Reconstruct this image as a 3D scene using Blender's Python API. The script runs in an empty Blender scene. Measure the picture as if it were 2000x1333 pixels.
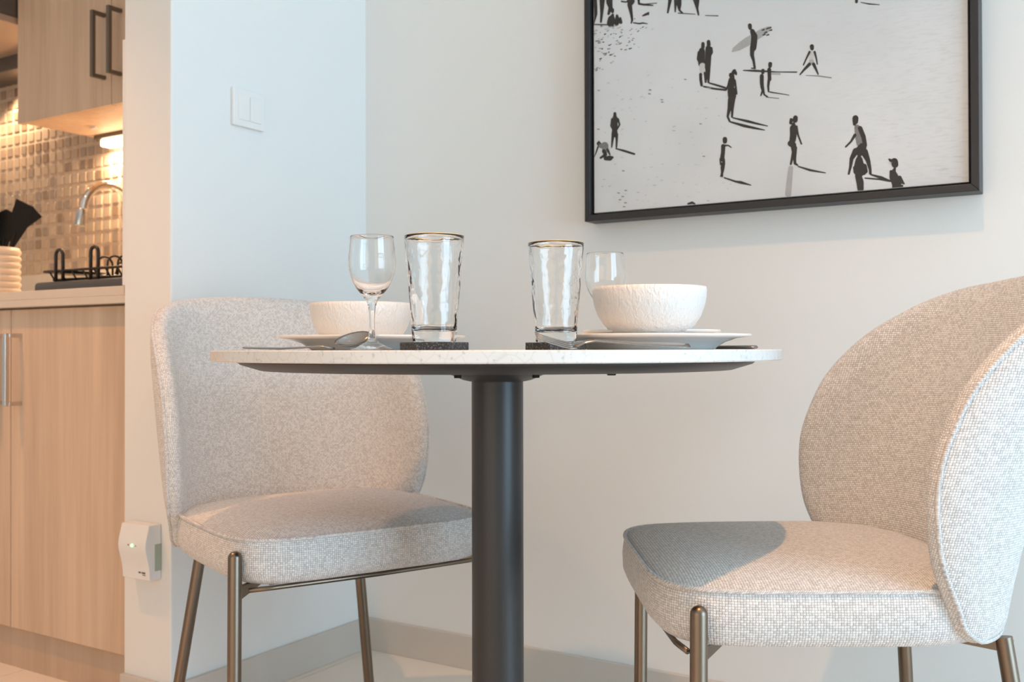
import bpy, bmesh, math, random
from mathutils import Vector, Matrix
R = random.Random(7)
PI = math.pi
COL = bpy.context.scene.collection
SC = bpy.context.scene

# ------------------------------------------------------------------ camera
F = 1940.0
TH = math.radians(32.0)
FW = Vector((-math.sin(TH), math.cos(TH), 0)); RT = Vector((math.cos(TH), math.sin(TH), 0)); UP = Vector((0, 0, 1))
CAM = Vector((1.643, -1.933, 0.751))
cd = bpy.data.cameras.new('camera'); cam = bpy.data.objects.new('camera', cd); COL.objects.link(cam)
cd.sensor_width = 36; cd.lens = F * 36 / 2000; cd.clip_start = .02
pitch = 16 / F; roll = 0.0022
fw = (FW * math.cos(pitch) + UP * math.sin(pitch)).normalized()
up = (UP * math.cos(pitch) - FW * math.sin(pitch)).normalized()
rt2 = RT * math.cos(roll) + up * (-math.sin(roll)); up2 = up * math.cos(roll) + RT * math.sin(roll)
m = Matrix((rt2, up2, -fw)).transposed().to_4x4(); m.translation = CAM
cam.matrix_world = m
cd.dof.use_dof = True; cd.dof.focus_distance = 1.33; cd.dof.aperture_fstop = 7.5
SC.camera = cam
def W(u, d, z=0.0):                       # plan position: u to the right of the view axis, d ahead of it
    p = CAM + RT * u + FW * d
    return Vector((p.x, p.y, z))
def ray(px, py):
    return (fw + rt2 * ((px - 1000) / F) + up2 * ((666.5 - py) / F))
def on_y(px, py, y):
    r = ray(px, py); t = (y - CAM.y) / r.y
    return CAM + r * t

# ------------------------------------------------------------------ world, lights, exposure
SC.view_settings.view_transform = 'Standard'; SC.view_settings.look = 'None'
SC.view_settings.gamma = 1; SC.view_settings.use_curve_mapping = False
SC.view_settings.exposure = 0.0
SC.cycles.sample_clamp_indirect = 6; SC.cycles.max_bounces = 14; SC.cycles.transmission_bounces = 14
SC.cycles.diffuse_bounces = 6; SC.cycles.blur_glossy = 0.5
wd = bpy.data.worlds.new('world'); SC.world = wd; wd.use_nodes = True
wd.node_tree.nodes['Background'].inputs[0].default_value = (.75, .85, 1, 1)
wd.node_tree.nodes['Background'].inputs[1].default_value = .3
def area(name, loc, tgt, sx, sy, power, col, shape='RECTANGLE'):
    l = bpy.data.lights.new(name, 'AREA'); l.shape = shape; l.size = sx; l.size_y = sy; l.energy = power; l.color = col
    o = bpy.data.objects.new(name, l); COL.objects.link(o); o.location = loc
    o.rotation_euler = (Vector(tgt) - Vector(loc)).to_track_quat('-Z', 'Y').to_euler()
    return o
DAY = (.51, .765, .97); WARM = (1.0, .565, .22)
area('daylight_window', (4.12, -1.15, 1.02), (0, -1.15, 1.02), 1.9, 1.96, 100, DAY)
area('rear_warm_fill', (.9, -4.1, .95), (.9, 0, .6), 3.0, 1.7, 30, (1, .75, .51))  # large unseen warm fill, added behind the camera to lift the low areas
def spot(name, loc, tgt, power, col, ang=110, blend=.6, r=.035):
    l = bpy.data.lights.new(name, 'SPOT'); l.energy = power; l.color = col; l.spot_size = math.radians(ang); l.spot_blend = blend; l.shadow_soft_size = r
    o = bpy.data.objects.new(name, l); COL.objects.link(o); o.location = loc
    o.rotation_euler = (Vector(tgt) - Vector(loc)).to_track_quat('-Z', 'Y').to_euler()
    return o
DOWN = [(1.40, -1.24, 2.66), (-.70, -1.45, 2.66), (2.9, -2.4, 2.66)]
spot('downlight_dining', (1.40, -1.24, 2.62), (1.40, -1.24, 0), 122, (1, .48, .18), 98, 1.0, .020)
spot('downlight_kitchen', (-.70, -1.45, 2.62), (-.70, -1.35, 0), 94, (1, .43, .16), 84, .5, .05)
spot('downlight_lounge', (2.9, -2.4, 2.62), (2.9, -2.4, 0), 3, WARM, 150, .8, .05)

# ------------------------------------------------------------------ materials
def new_mat(name):
    mt = bpy.data.materials.new(name); mt.use_nodes = True
    return mt, mt.node_tree, mt.node_tree.nodes['Principled BSDF']
def S(b, **k):
    for n, v in k.items():
        n = n.replace('_', ' ')
        if n in b.inputs: b.inputs[n].default_value = v if not isinstance(v, tuple) or len(v) == 4 else (*v, 1)
def plain(name, col, rough=.5, metal=0, bump=0, bscale=200, var=0, vscale=6, **k):
    mt, nt, b = new_mat(name); S(b, Base_Color=col, Roughness=rough, Metallic=metal, **k)
    tc = nt.nodes.new('ShaderNodeTexCoord')
    if var:
        n = nt.nodes.new('ShaderNodeTexNoise'); n.inputs['Scale'].default_value = vscale; n.inputs['Detail'].default_value = 5
        nt.links.new(tc.outputs['Object'], n.inputs['Vector'])
        mx = nt.nodes.new('ShaderNodeMix'); mx.data_type = 'RGBA'
        mx.inputs['A'].default_value = (*[c * (1 - var) for c in col], 1); mx.inputs['B'].default_value = (*[min(1, c * (1 + var)) for c in col], 1)
        nt.links.new(n.outputs['Fac'], mx.inputs['Factor']); nt.links.new(mx.outputs['Result'], b.inputs['Base Color'])
    if bump:
        n = nt.nodes.new('ShaderNodeTexNoise'); n.inputs['Scale'].default_value = bscale; n.inputs['Detail'].default_value = 3
        nt.links.new(tc.outputs['Object'], n.inputs['Vector'])
        bp = nt.nodes.new('ShaderNodeBump'); bp.inputs['Strength'].default_value = bump; bp.inputs['Distance'].default_value = .002
        nt.links.new(n.outputs['Fac'], bp.inputs['Height']); nt.links.new(bp.outputs['Normal'], b.inputs['Normal'])
    return mt
M_wall = plain('wall_paint', (.75, .765, .755), .75, bump=.06, bscale=350)
M_ceil = plain('ceiling_paint', (.85, .84, .82), .9, bump=.05)
M_skirt = plain('skirting_tile', (.56, .52, .47), .35, var=.04, vscale=3)
M_floor = plain('floor_tile', (.80, .73, .65), .16, var=.03, vscale=2)
M_grout = plain('grout', (.50, .46, .41), .8, bump=.1)
M_tilegrout = plain('mosaic_grout', (.56, .43, .32), .8, bump=.1)
M_plast = plain('white_plastic', (.77, .775, .765), .35, bump=.02)
M_blackmetal = plain('black_powder_coat', (.028, .029, .031), .38, bump=.05, bscale=900)
M_bronze = plain('bronze_metal', (.21, .165, .125), .33, metal=1, bump=.03, bscale=600)
M_steel = plain('brushed_steel', (.62, .60, .58), .22, metal=1, bump=.02, bscale=400)
M_cutlery = plain('polished_steel', (.36, .33, .31), .14, metal=1, bump=.01)
M_chrome = plain('chrome', (.82, .80, .78), .07, metal=1, bump=.01)
M_darkhandle = plain('handle_bronze', (.17, .14, .11), .4, metal=.6, bump=.02)
M_gold = plain('gold_rim', (.90, .60, .22), .35, metal=.55, bump=.02)
M_black = plain('black_silicone', (.006, .0055, .005), .6, bump=.05, Specular_IOR_Level=.25)
M_wire = plain('black_wire', (.015, .013, .012), .4, bump=.03)
M_tray = plain('dark_grey_tray', (.07, .075, .08), .5, bump=.05)
M_counter = plain('quartz_counter', (.62, .54, .45), .3, var=.05, vscale=60)
M_crock = plain('ribbed_ceramic', (.70, .60, .50), .45, bump=.05)
M_hood = plain('hood_metal', (.14, .13, .125), .35, metal=.7, bump=.03)
M_copper = plain('hood_underside', (.46, .36, .29), .35, metal=.4, bump=.03)
M_frame = plain('picture_frame', (.018, .018, .020), .42, bump=.03)
M_frameside = plain('frame_side', (.10, .10, .10), .35, bump=.03)
M_ink = plain('print_ink', (.022, .021, .020), .45, var=.45, vscale=90)
M_inkmid = plain('print_ink_mid', (.18, .18, .18), .45, var=.3, vscale=120)
M_inklight = plain('print_ink_light', (.36, .36, .36), .45, var=.15, vscale=60)
M_inkpale = plain('print_ink_pale', (.50, .50, .50), .45, var=.1, vscale=60)
M_porc = plain('porcelain', (.80, .79, .77), .12, bump=.01)
M_mark = plain('printed_marks', (.12, .10, .09), .6, bump=.01)
M_vent = plain('green_grey_label', (.36, .42, .34), .5, bump=.02)
def emis(name, col, s):
    mt, nt, b = new_mat(name); S(b, Base_Color=col, Emission_Color=col, Emission_Strength=s); return mt
M_led = emis('led_green', (.25, 1, .35), 3.0)
M_lamp = emis('lamp_glow', (1, .72, .40), 14)

def porc_tex():
    mt, nt, b = new_mat('embossed_porcelain'); S(b, Base_Color=(.76, .75, .73), Roughness=.28)
    tc = nt.nodes.new('ShaderNodeTexCoord'); mp = nt.nodes.new('ShaderNodeMapping'); mp.inputs['Scale'].default_value = (1, 1, .45)
    mp.inputs['Rotation'].default_value = (.5, .3, 0)
    v = nt.nodes.new('ShaderNodeTexNoise'); v.inputs['Scale'].default_value = 210; v.inputs['Detail'].default_value = 3; v.inputs['Distortion'].default_value = .8
    nt.links.new(tc.outputs['Object'], mp.inputs['Vector']); nt.links.new(mp.outputs['Vector'], v.inputs['Vector'])
    bp = nt.nodes.new('ShaderNodeBump'); bp.inputs['Strength'].default_value = .55; bp.inputs['Distance'].default_value = .004
    nt.links.new(v.outputs['Fac'], bp.inputs['Height']); nt.links.new(bp.outputs['Normal'], b.inputs['Normal'])
    return mt
M_bowl = porc_tex()
def glass(name, bump=0, bs=60):
    mt, nt, b = new_mat(name); S(b, Base_Color=(.985, .99, .99), Roughness=0.0, IOR=1.45, Transmission_Weight=1.0)
    if bump:
        tc = nt.nodes.new('ShaderNodeTexCoord'); n = nt.nodes.new('ShaderNodeTexNoise'); n.inputs['Scale'].default_value = bs; n.inputs['Detail'].default_value = 1
        nt.links.new(tc.outputs['Object'], n.inputs['Vector'])
        bp = nt.nodes.new('ShaderNodeBump'); bp.inputs['Strength'].default_value = bump; bp.inputs['Distance'].default_value = .003
        nt.links.new(n.outputs['Fac'], bp.inputs['Height']); nt.links.new(bp.outputs['Normal'], b.inputs['Normal'])
    return mt
M_glass = glass('clear_glass'); M_hglass = glass('hammered_glass', .22, 95)
M_pane = glass('window_glass')

def wood(name, c1, c2):
    mt, nt, b = new_mat(name); S(b, Roughness=.5)
    tc = nt.nodes.new('ShaderNodeTexCoord'); mp = nt.nodes.new('ShaderNodeMapping'); mp.inputs['Scale'].default_value = (1, 1, .05)
    n = nt.nodes.new('ShaderNodeTexNoise'); n.inputs['Scale'].default_value = 42; n.inputs['Detail'].default_value = 7; n.inputs['Roughness'].default_value = .62
    n2 = nt.nodes.new('ShaderNodeTexNoise'); n2.inputs['Scale'].default_value = 9; n2.inputs['Detail'].default_value = 3
    nt.links.new(tc.outputs['Object'], mp.inputs['Vector']); nt.links.new(mp.outputs['Vector'], n.inputs['Vector']); nt.links.new(mp.outputs['Vector'], n2.inputs['Vector'])
    ad = nt.nodes.new('ShaderNodeMath'); ad.operation = 'ADD'; nt.links.new(n.outputs['Fac'], ad.inputs[0]); nt.links.new(n2.outputs['Fac'], ad.inputs[1])
    cr = nt.nodes.new('ShaderNodeValToRGB'); cr.color_ramp.elements[0].position = .38; cr.color_ramp.elements[1].position = .66
    dv = nt.nodes.new('ShaderNodeMath'); dv.operation = 'MULTIPLY'; dv.inputs[1].default_value = .5; nt.links.new(ad.outputs[0], dv.inputs[0])
    cr.color_ramp.elements[0].color = (*c1, 1); cr.color_ramp.elements[1].color = (*c2, 1)
    nt.links.new(dv.outputs[0], cr.inputs['Fac']); nt.links.new(cr.outputs['Color'], b.inputs['Base Color'])
    bp = nt.nodes.new('ShaderNodeBump'); bp.inputs['Strength'].default_value = .08; bp.inputs['Distance'].default_value = .001
    nt.links.new(n.outputs['Fac'], bp.inputs['Height']); nt.links.new(bp.outputs['Normal'], b.inputs['Normal'])
    return mt
M_wood = wood('oak_laminate', (.53, .385, .27), (.71, .54, .395))
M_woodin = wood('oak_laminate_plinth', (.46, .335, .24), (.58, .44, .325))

def stone(name, base, spot_c, sc, amt, rough):
    mt, nt, b = new_mat(name); S(b, Roughness=rough)
    tc = nt.nodes.new('ShaderNodeTexCoord')
    v = nt.nodes.new('ShaderNodeTexNoise'); v.inputs['Scale'].default_value = sc; v.inputs['Detail'].default_value = 2
    nt.links.new(tc.outputs['Object'], v.inputs['Vector'])
    cr = nt.nodes.new('ShaderNodeValToRGB'); cr.color_ramp.elements[0].position = .62 - amt; cr.color_ramp.elements[1].position = .70 - amt
    cr.color_ramp.elements[0].color = (*base, 1); cr.color_ramp.elements[1].color = (*spot_c, 1)
    nt.links.new(v.outputs['Fac'], cr.inputs['Fac'])
    v2 = nt.nodes.new('ShaderNodeTexVoronoi'); v2.feature = 'DISTANCE_TO_EDGE'; v2.inputs['Scale'].default_value = sc * .28
    nt.links.new(tc.outputs['Object'], v2.inputs['Vector'])
    c2 = nt.nodes.new('ShaderNodeValToRGB'); c2.color_ramp.elements[0].color = (.90, .90, .90, 1); c2.color_ramp.elements[1].position = .05; c2.color_ramp.elements[1].color = (1, 1, 1, 1)
    nt.links.new(v2.outputs['Distance'], c2.inputs['Fac'])
    mx = nt.nodes.new('ShaderNodeMix'); mx.data_type = 'RGBA'; mx.blend_type = 'MULTIPLY'; mx.inputs['Factor'].default_value = 1
    nt.links.new(cr.outputs['Color'], mx.inputs['A']); nt.links.new(c2.outputs['Color'], mx.inputs['B']); nt.links.new(mx.outputs['Result'], b.inputs['Base Color'])
    return mt
M_top = stone('speckled_quartz', (.69, .69, .68), (.52, .55, .53), 190, 0, .25)
M_granite = stone('dark_granite', (.018, .019, .021), (.12, .13, .14), 520, .08, .5)

def fabric(name, dark, light):
    mt, nt, b = new_mat(name); S(b, Roughness=.95, Sheen_Weight=.15); L = nt.links.new
    def mth(op, a, bb=None, c=None):
        n = nt.nodes.new('ShaderNodeMath'); n.operation = op
        for i, v in enumerate((a, bb, c)):
            if v is None: continue
            if isinstance(v, (int, float)): n.inputs[i].default_value = v
            else: L(v, n.inputs[i])
        return n.outputs[0]
    uv = nt.nodes.new('ShaderNodeTexCoord').outputs['UV']
    nz = nt.nodes.new('ShaderNodeTexNoise'); nz.inputs['Scale'].default_value = 180; nz.inputs['Detail'].default_value = 2; L(uv, nz.inputs['Vector'])
    vm = nt.nodes.new('ShaderNodeVectorMath'); vm.operation = 'MULTIPLY_ADD'; L(nz.outputs['Color'], vm.inputs[0]); vm.inputs[1].default_value = (.0016,) * 3; L(uv, vm.inputs[2])
    sp = nt.nodes.new('ShaderNodeSeparateXYZ'); L(vm.outputs[0], sp.inputs[0])
    U = mth('MULTIPLY', sp.outputs[0], 1 / .0034); V = mth('MULTIPLY', sp.outputs[1], 1 / .0030)
    fu = mth('FLOOR', U); fv = mth('FLOOR', V)
    chk = mth('FLOORED_MODULO', mth('ADD', fu, fv), 2)
    wu = mth('POWER', mth('ABSOLUTE', mth('SINE', mth('MULTIPLY', U, PI))), .6)
    wv = mth('POWER', mth('ABSOLUTE', mth('SINE', mth('MULTIPLY', V, PI))), .6)
    h = mth('ADD', mth('MULTIPLY', wu, mth('SUBTRACT', 1, chk)), mth('MULTIPLY', wv, chk))
    h = mth('MULTIPLY', h, mth('ADD', mth('MULTIPLY', mth('MULTIPLY', wu, wv), .6), .4))
    cb = nt.nodes.new('ShaderNodeCombineXYZ'); L(fu, cb.inputs[0]); L(fv, cb.inputs[1])
    wn = nt.nodes.new('ShaderNodeTexWhiteNoise'); L(cb.outputs[0], wn.inputs['Vector'])
    f = mth('ADD', mth('MULTIPLY', h, .72), mth('MULTIPLY', wn.outputs['Value'], .34))
    f = mth('ADD', f, mth('MULTIPLY', chk, .10))
    mx = nt.nodes.new('ShaderNodeMix'); mx.data_type = 'RGBA'; mx.inputs['A'].default_value = (*dark, 1); mx.inputs['B'].default_value = (*light, 1)
    L(f, mx.inputs['Factor']); L(mx.outputs['Result'], b.inputs['Base Color'])
    bp = nt.nodes.new('ShaderNodeBump'); bp.inputs['Strength'].default_value = .55; bp.inputs['Distance'].default_value = .0015
    L(h, bp.inputs['Height']); L(bp.outputs['Normal'], b.inputs['Normal'])
    return mt
M_fab = fabric('woven_fabric', (.265, .255, .245), (.84, .83, .82))

def canvas():
    mt, nt, b = new_mat('printed_canvas'); S(b, Roughness=.5); L = nt.links.new
    tc = nt.nodes.new('ShaderNodeTexCoord')
    n = nt.nodes.new('ShaderNodeTexNoise'); n.inputs['Scale'].default_value = 3; n.inputs['Detail'].default_value = 4; L(tc.outputs['Object'], n.inputs['Vector'])
    cr = nt.nodes.new('ShaderNodeValToRGB'); cr.color_ramp.elements[0].color = (.56, .585, .60, 1); cr.color_ramp.elements[1].color = (.645, .67, .69, 1)
    cr.color_ramp.elements[0].position = .35; cr.color_ramp.elements[1].position = .65; L(n.outputs['Fac'], cr.inputs['Fac'])
    mp = nt.nodes.new('ShaderNodeMapping'); mp.inputs['Scale'].default_value = (1.6, 1, 9); L(tc.outputs['Object'], mp.inputs['Vector'])
    n2 = nt.nodes.new('ShaderNodeTexNoise'); n2.inputs['Scale'].default_value = 30; n2.inputs['Detail'].default_value = 5; L(mp.outputs['Vector'], n2.inputs['Vector'])
    sp = nt.nodes.new('ShaderNodeSeparateXYZ'); L(tc.outputs['Object'], sp.inputs[0])
    mr = nt.nodes.new('ShaderNodeMapRange'); mr.inputs['From Min'].default_value = 1.02; mr.inputs['From Max'].default_value = 1.36; L(sp.outputs[0], mr.inputs['Value'])
    mr2 = nt.nodes.new('ShaderNodeMapRange'); mr2.inputs['From Min'].default_value = .50; mr2.inputs['From Max'].default_value = .66; L(n2.outputs['Fac'], mr2.inputs['Value'])
    mu = nt.nodes.new('ShaderNodeMath'); mu.operation = 'MULTIPLY'; L(mr.outputs[0], mu.inputs[0]); L(mr2.outputs[0], mu.inputs[1])
    m2 = nt.nodes.new('ShaderNodeMath'); m2.operation = 'MULTIPLY'; m2.inputs[1].default_value = .22; L(mu.outputs[0], m2.inputs[0])
    mx = nt.nodes.new('ShaderNodeMix'); mx.data_type = 'RGBA'; L(m2.outputs[0], mx.inputs['Factor']); L(cr.outputs['Color'], mx.inputs['A']); mx.inputs['B'].default_value = (.40, .40, .41, 1)
    L(mx.outputs['Result'], b.inputs['Base Color'])
    return mt
M_canvas = canvas()

# ------------------------------------------------------------------ mesh helpers
def link(name, me, mat, parent=None, smooth=False, loc=None):
    o = bpy.data.objects.new(name, me); COL.objects.link(o)
    if mat is not None:
        for mm in (mat if isinstance(mat, (list, tuple)) else [mat]): me.materials.append(mm)
    if smooth:
        for p in me.polygons: p.use_smooth = True
    if parent is not None: o.parent = parent
    if loc is not None: o.location = loc
    return o
def build(name, bm, mat, parent=None, smooth=False, loc=None, bevel=0, seg=2, auto=None):
    bmesh.ops.recalc_face_normals(bm, faces=bm.faces)
    me = bpy.data.meshes.new(name); bm.to_mesh(me); bm.free()
    o = link(name, me, mat, parent, smooth, loc)
    if bevel:
        b = o.modifiers.new('bevel', 'BEVEL'); b.width = bevel; b.segments = seg; b.limit_method = 'ANGLE'; b.angle_limit = .6
    if auto is not None:
        for p in me.polygons: p.use_smooth = True
        me.set_sharp_from_angle(angle=math.radians(auto))
    return o
def box(bm, x0, x1, y0, y1, z0, z1):
    vs = [bm.verts.new((x, y, z)) for x in (x0, x1) for y in (y0, y1) for z in (z0, z1)]
    for f in ((0, 1, 3, 2), (4, 6, 7, 5), (0, 4, 5, 1), (2, 3, 7, 6), (0, 2, 6, 4), (1, 5, 7, 3)): bm.faces.new([vs[i] for i in f])
    return vs
def bx(name, x0, x1, y0, y1, z0, z1, mat, parent=None, bevel=0, seg=2):
    bm = bmesh.new(); box(bm, x0, x1, y0, y1, z0, z1); return build(name, bm, mat, parent, bevel=bevel, seg=seg)
def lathe(bm, prof, n=64, closed=False, rfun=None):
    rings = []
    for i, (r, z) in enumerate(prof):
        if r < 1e-6: rings.append([bm.verts.new((0, 0, z))])
        else:
            ring = []
            for k in range(n):
                a = 2 * PI * k / n; rr = r + (rfun(i, a, z) if rfun else 0)
                ring.append(bm.verts.new((rr * math.cos(a), rr * math.sin(a), z)))
            rings.append(ring)
    pairs = list(zip(rings, rings[1:])) + ([(rings[-1], rings[0])] if closed else [])
    for A, B in pairs:
        for k in range(n):
            a0, a1 = A[k % len(A)], A[(k + 1) % len(A)]; b0, b1 = B[k % len(B)], B[(k + 1) % len(B)]
            q = []
            for v in (a0, a1, b1, b0):
                if v not in q: q.append(v)
            if len(q) > 2: bm.faces.new(q)
    return bm
def tube(bm, pts, r, n=12, closed=False, cap=True):
    pts = [Vector(p) for p in pts]; N = len(pts); rr = r if isinstance(r, (list, tuple)) else [r] * N
    T = []
    for i in range(N):
        if closed: t = pts[(i + 1) % N] - pts[i - 1]
        else: t = pts[min(i + 1, N - 1)] - pts[max(i - 1, 0)]
        T.append(t.normalized())
    ref = Vector((0, 0, 1)) if abs(T[0].z) < .9 else Vector((1, 0, 0))
    nrm = (ref - T[0] * ref.dot(T[0])).normalized(); rings = []
    for i in range(N):
        nrm = (nrm - T[i] * nrm.dot(T[i])).normalized(); bn = T[i].cross(nrm)
        rings.append([bm.verts.new(pts[i] + (nrm * math.cos(2 * PI * k / n) + bn * math.sin(2 * PI * k / n)) * rr[i]) for k in range(n)])
    last = N if closed else N - 1
    for i in range(last):
        A, B = rings[i], rings[(i + 1) % N]
        if closed and i == N - 1:
            off = min(range(n), key=lambda o: sum((A[k].co - B[(k + o) % n].co).length for k in range(0, n, 3)))
        else: off = 0
        for k in range(n):
            bm.faces.new((A[k], A[(k + 1) % n], B[(k + 1 + off) % n], B[(k + off) % n]))
    if cap and not closed: bm.faces.new(rings[0]); bm.faces.new(rings[-1])
    return bm
def thing(name, label, cat, loc=(0, 0, 0), rz=0, group=None):
    o = bpy.data.objects.new(name, None); COL.objects.link(o); o.location = loc; o.rotation_euler = (0, 0, rz); o.empty_display_size = .05
    tag(o, label, cat, group); return o
def tag(o, label, cat, group=None, kind=None):
    o['label'] = label; o['category'] = cat
    if group: o['group'] = group
    if kind: o['kind'] = kind
    return o
def struct(o, label, cat=None):
    o['kind'] = 'structure'; o['label'] = label; o['category'] = cat or 'structure'; return o

# ------------------------------------------------------------------ room shell
ZC = 2.68; XL = -2.6; XR = 4.0; YB = -4.0; YK = .04
fl = struct(bx('floor', XL - .1, XR + .1, YB - .1, .15, -.1, -.004, M_grout), 'pale cream polished tile floor of the room', 'floor')
T = .6; gx = 0.03
mesh_cache = {}
x = XL
ix = 0
xs = [XL]; v = gx - 5 * T
while v < XR:
    if v > XL: xs.append(v)
    v += T
xs.append(XR)
ys = [YB]; v = -.33 - 7 * T
while v < YK:
    if v > YB: ys.append(v)
    v += T
ys.append(YK)
for a, b_ in zip(xs, xs[1:]):
    for c, d in zip(ys, ys[1:]):
        key = (round(b_ - a, 3), round(d - c, 3))
        if key not in mesh_cache:
            bm = bmesh.new(); box(bm, .001, key[0] - .001, .001, key[1] - .001, -.008, 0)
            me = bpy.data.meshes.new('floor_tile'); bmesh.ops.recalc_face_normals(bm, faces=bm.faces); bm.to_mesh(me); bm.free(); me.materials.append(M_floor); mesh_cache[key] = me
        o = bpy.data.objects.new('floor_tile', mesh_cache[key]); COL.objects.link(o); o.parent = fl; o.location = (a, c, 0)
struct(bx('ceiling', XL - .1, XR + .1, YB - .1, .15, ZC, ZC + .1, M_ceil), 'white painted ceiling', 'ceiling')
struct(bx('wall_back', 0, XR + .1, 0, .12, 0, ZC, M_wall), 'pale grey painted wall behind the framed beach print', 'wall')
struct(bx('wall_left', -.147, 0, -.6, .12, 0, ZC, M_wall, bevel=.003), 'white stub wall between kitchen and dining corner, with the light switch', 'wall')
kw = struct(bx('wall_kitchen', XL - .1, -.147, YK, .12, 0, ZC, M_wall), 'kitchen wall behind the mosaic splashback', 'wall')
struct(bx('wall_far_left', XL - .1, XL, YB, YK, 0, ZC, M_wall), 'far left wall of the kitchen', 'wall')
# window wall (x = XR) with opening, and rear wall with opening
bm = bmesh.new()
wy0, wy1, wz0, wz1 = -2.1, -.2, .04, 2.0
box(bm, XR, XR + .1, YB, wy0, 0, ZC); box(bm, XR, XR + .1, wy1, 0, 0, ZC); box(bm, XR, XR + .1, wy0, wy1, 0, wz0); box(bm, XR, XR + .1, wy0, wy1, wz1, ZC)
struct(build('wall_right', bm, M_wall), 'wall with the tall daylight window', 'wall')
bm = bmesh.new()
box(bm, XL, -.6, YB - .1, YB, 0, ZC); box(bm, 2.4, XR, YB - .1, YB, 0, ZC); box(bm, -.6, 2.4, YB - .1, YB, 0, .1); box(bm, -.6, 2.4, YB - .1, YB, 1.8, ZC)
struct(build('wall_rear', bm, M_wall), 'rear wall of the room behind the viewer', 'wall')
def window(name, horiz, a0, a1, z0, z1, label):
    w = bpy.data.objects.new(name, None); COL.objects.link(w); struct(w, label, 'window')
    bm = bmesh.new(); t = .05
    def bb(p0, p1, q0, q1):
        if horiz: box(bm, p0, p1, YB - .07, YB - .02, q0, q1)
        else: box(bm, XR + .02, XR + .07, p0, p1, q0, q1)
    bb(a0, a0 + t, z0, z1); bb(a1 - t, a1, z0, z1); bb(a0 + t, a1 - t, z0, z0 + t); bb(a0 + t, a1 - t, z1 - t, z1)
    mid = (a0 + a1) / 2; bb(mid - .03, mid + .03, z0 + t, z1 - t)
    build('window_frame', bm, M_plast, w)
window('window_1', False, wy0, wy1, wz0, wz1, 'tall white framed window in the right wall')
window('rear_opening', True, -.6, 2.4, .1, 1.8, 'wide white framed opening added in the unseen rear wall for the warm fill light')  # made-up framed opening, lets the added warm fill into the room
# skirting, piece by piece
def skirting(name, label, p0, p1, nrm, cuts):
    o = bpy.data.objects.new(name, None); COL.objects.link(o); struct(o, label, 'baseboard')
    p0 = Vector(p0); p1 = Vector(p1); L = (p1 - p0).length; d = (p1 - p0) / L; nrm = Vector(nrm)
    st = [0] + cuts + [L]
    for a, b_ in zip(st, st[1:]):
        bm = bmesh.new(); A = p0 + d * (a + .001); B = p0 + d * (b_ - .001)
        vs = [bm.verts.new(q) for q in (A, B, B + nrm * .011, A + nrm * .011)] + [bm.verts.new(q + UP * .078) for q in (A, B, B + nrm * .011, A + nrm * .011)]
        for f in ((0, 1, 2, 3), (4, 5, 6, 7), (0, 1, 5, 4), (1, 2, 6, 5), (2, 3, 7, 6), (3, 0, 4, 7)): bm.faces.new([vs[i] for i in f])
        build('skirting_tile', bm, M_skirt, o, bevel=.001, seg=1)
skirting('baseboard_back', 'beige tile skirting under the picture wall', (.011, 0, 0), (XR, 0, 0), (0, -1, 0), [.36, .96, 1.56, 2.16, 2.76, 3.36])
skirting('baseboard_left', 'beige tile skirting along the white switch wall', (0, -.6, 0), (0, 0, 0), (1, 0, 0), [])
skirting('baseboard_kitchen', 'beige tile skirting on the narrow wall end', (-.147, -.6, 0), (.011, -.6, 0), (0, -1, 0), [])

# ------------------------------------------------------------------ kitchen
sp_ = struct(bx('trim_1', XL, -.147, YK - .004, YK - .0005, 1.0, 2.2, M_tilegrout), 'mosaic splashback of small beige and brown glass tiles', 'splashback')
tcols = [(.47, .355, .26), (.43, .32, .23), (.37, .265, .185), (.26, .175, .115), (.30, .225, .17)]
tm = []
PT = .0405; TS = .0295
for c in tcols:
    mt = plain('mosaic_glass', c, .22, var=.06, vscale=30); bm = bmesh.new()
    s = TS / 2; a = [bm.verts.new((sx * s, 0, sz * s)) for sx, sz in ((-1, -1), (1, -1), (1, 1), (-1, 1))]
    q = [bm.verts.new((sx * (s - .001), -.0035, sz * (s - .001))) for sx, sz in ((-1, -1), (1, -1), (1, 1), (-1, 1))]
    bm.faces.new(q)
    for k in range(4): bm.faces.new((a[k], a[(k + 1) % 4], q[(k + 1) % 4], q[k]))
    bmesh.ops.recalc_face_normals(bm, faces=bm.faces); me = bpy.data.meshes.new('mosaic_tile'); bm.to_mesh(me); bm.free(); me.materials.append(mt); tm.append(me)
cnt = 0; rest = bmesh.new()
for i in range(60):
    for j in range(28):
        x = -2.5 + i * PT; z = 1.022 + j * PT
        if x > -.17 or z > 2.18: continue
        vis = (-1.74 < x < -.94 and z < 1.44) or (x < -1.53 and x > -1.74 and z < 1.70)
        k = R.choices(range(5), (26, 26, 20, 18, 10))[0]
        if vis and cnt < 298:
            o = bpy.data.objects.new('mosaic_tile', tm[k]); COL.objects.link(o); o.parent = sp_; o.location = (x, YK - .0038, z); cnt += 1
        else:
            s = TS / 2; y = YK - .0065
            vs = [rest.verts.new(p) for p in ((x - s, y, z - s), (x + s, y, z - s), (x + s, y, z + s), (x - s, y, z + s))]
            f = rest.faces.new(vs); f.material_index = k
            ws = [rest.verts.new((v_.co.x, YK - .0038, v_.co.z)) for v_ in vs]
            for q in range(4): rest.faces.new((vs[q], vs[(q + 1) % 4], ws[(q + 1) % 4], ws[q])).material_index = k
o = build('mosaic_field', rest, [t.materials[0] for t in tm], sp_); o['kind'] = 'stuff'
struct(bx('trim_2', XL, -.156, YK - .02, YK, .887, 1.0, M_counter, bevel=.001), 'plain beige stone upstand below the mosaic', 'upstand')
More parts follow.
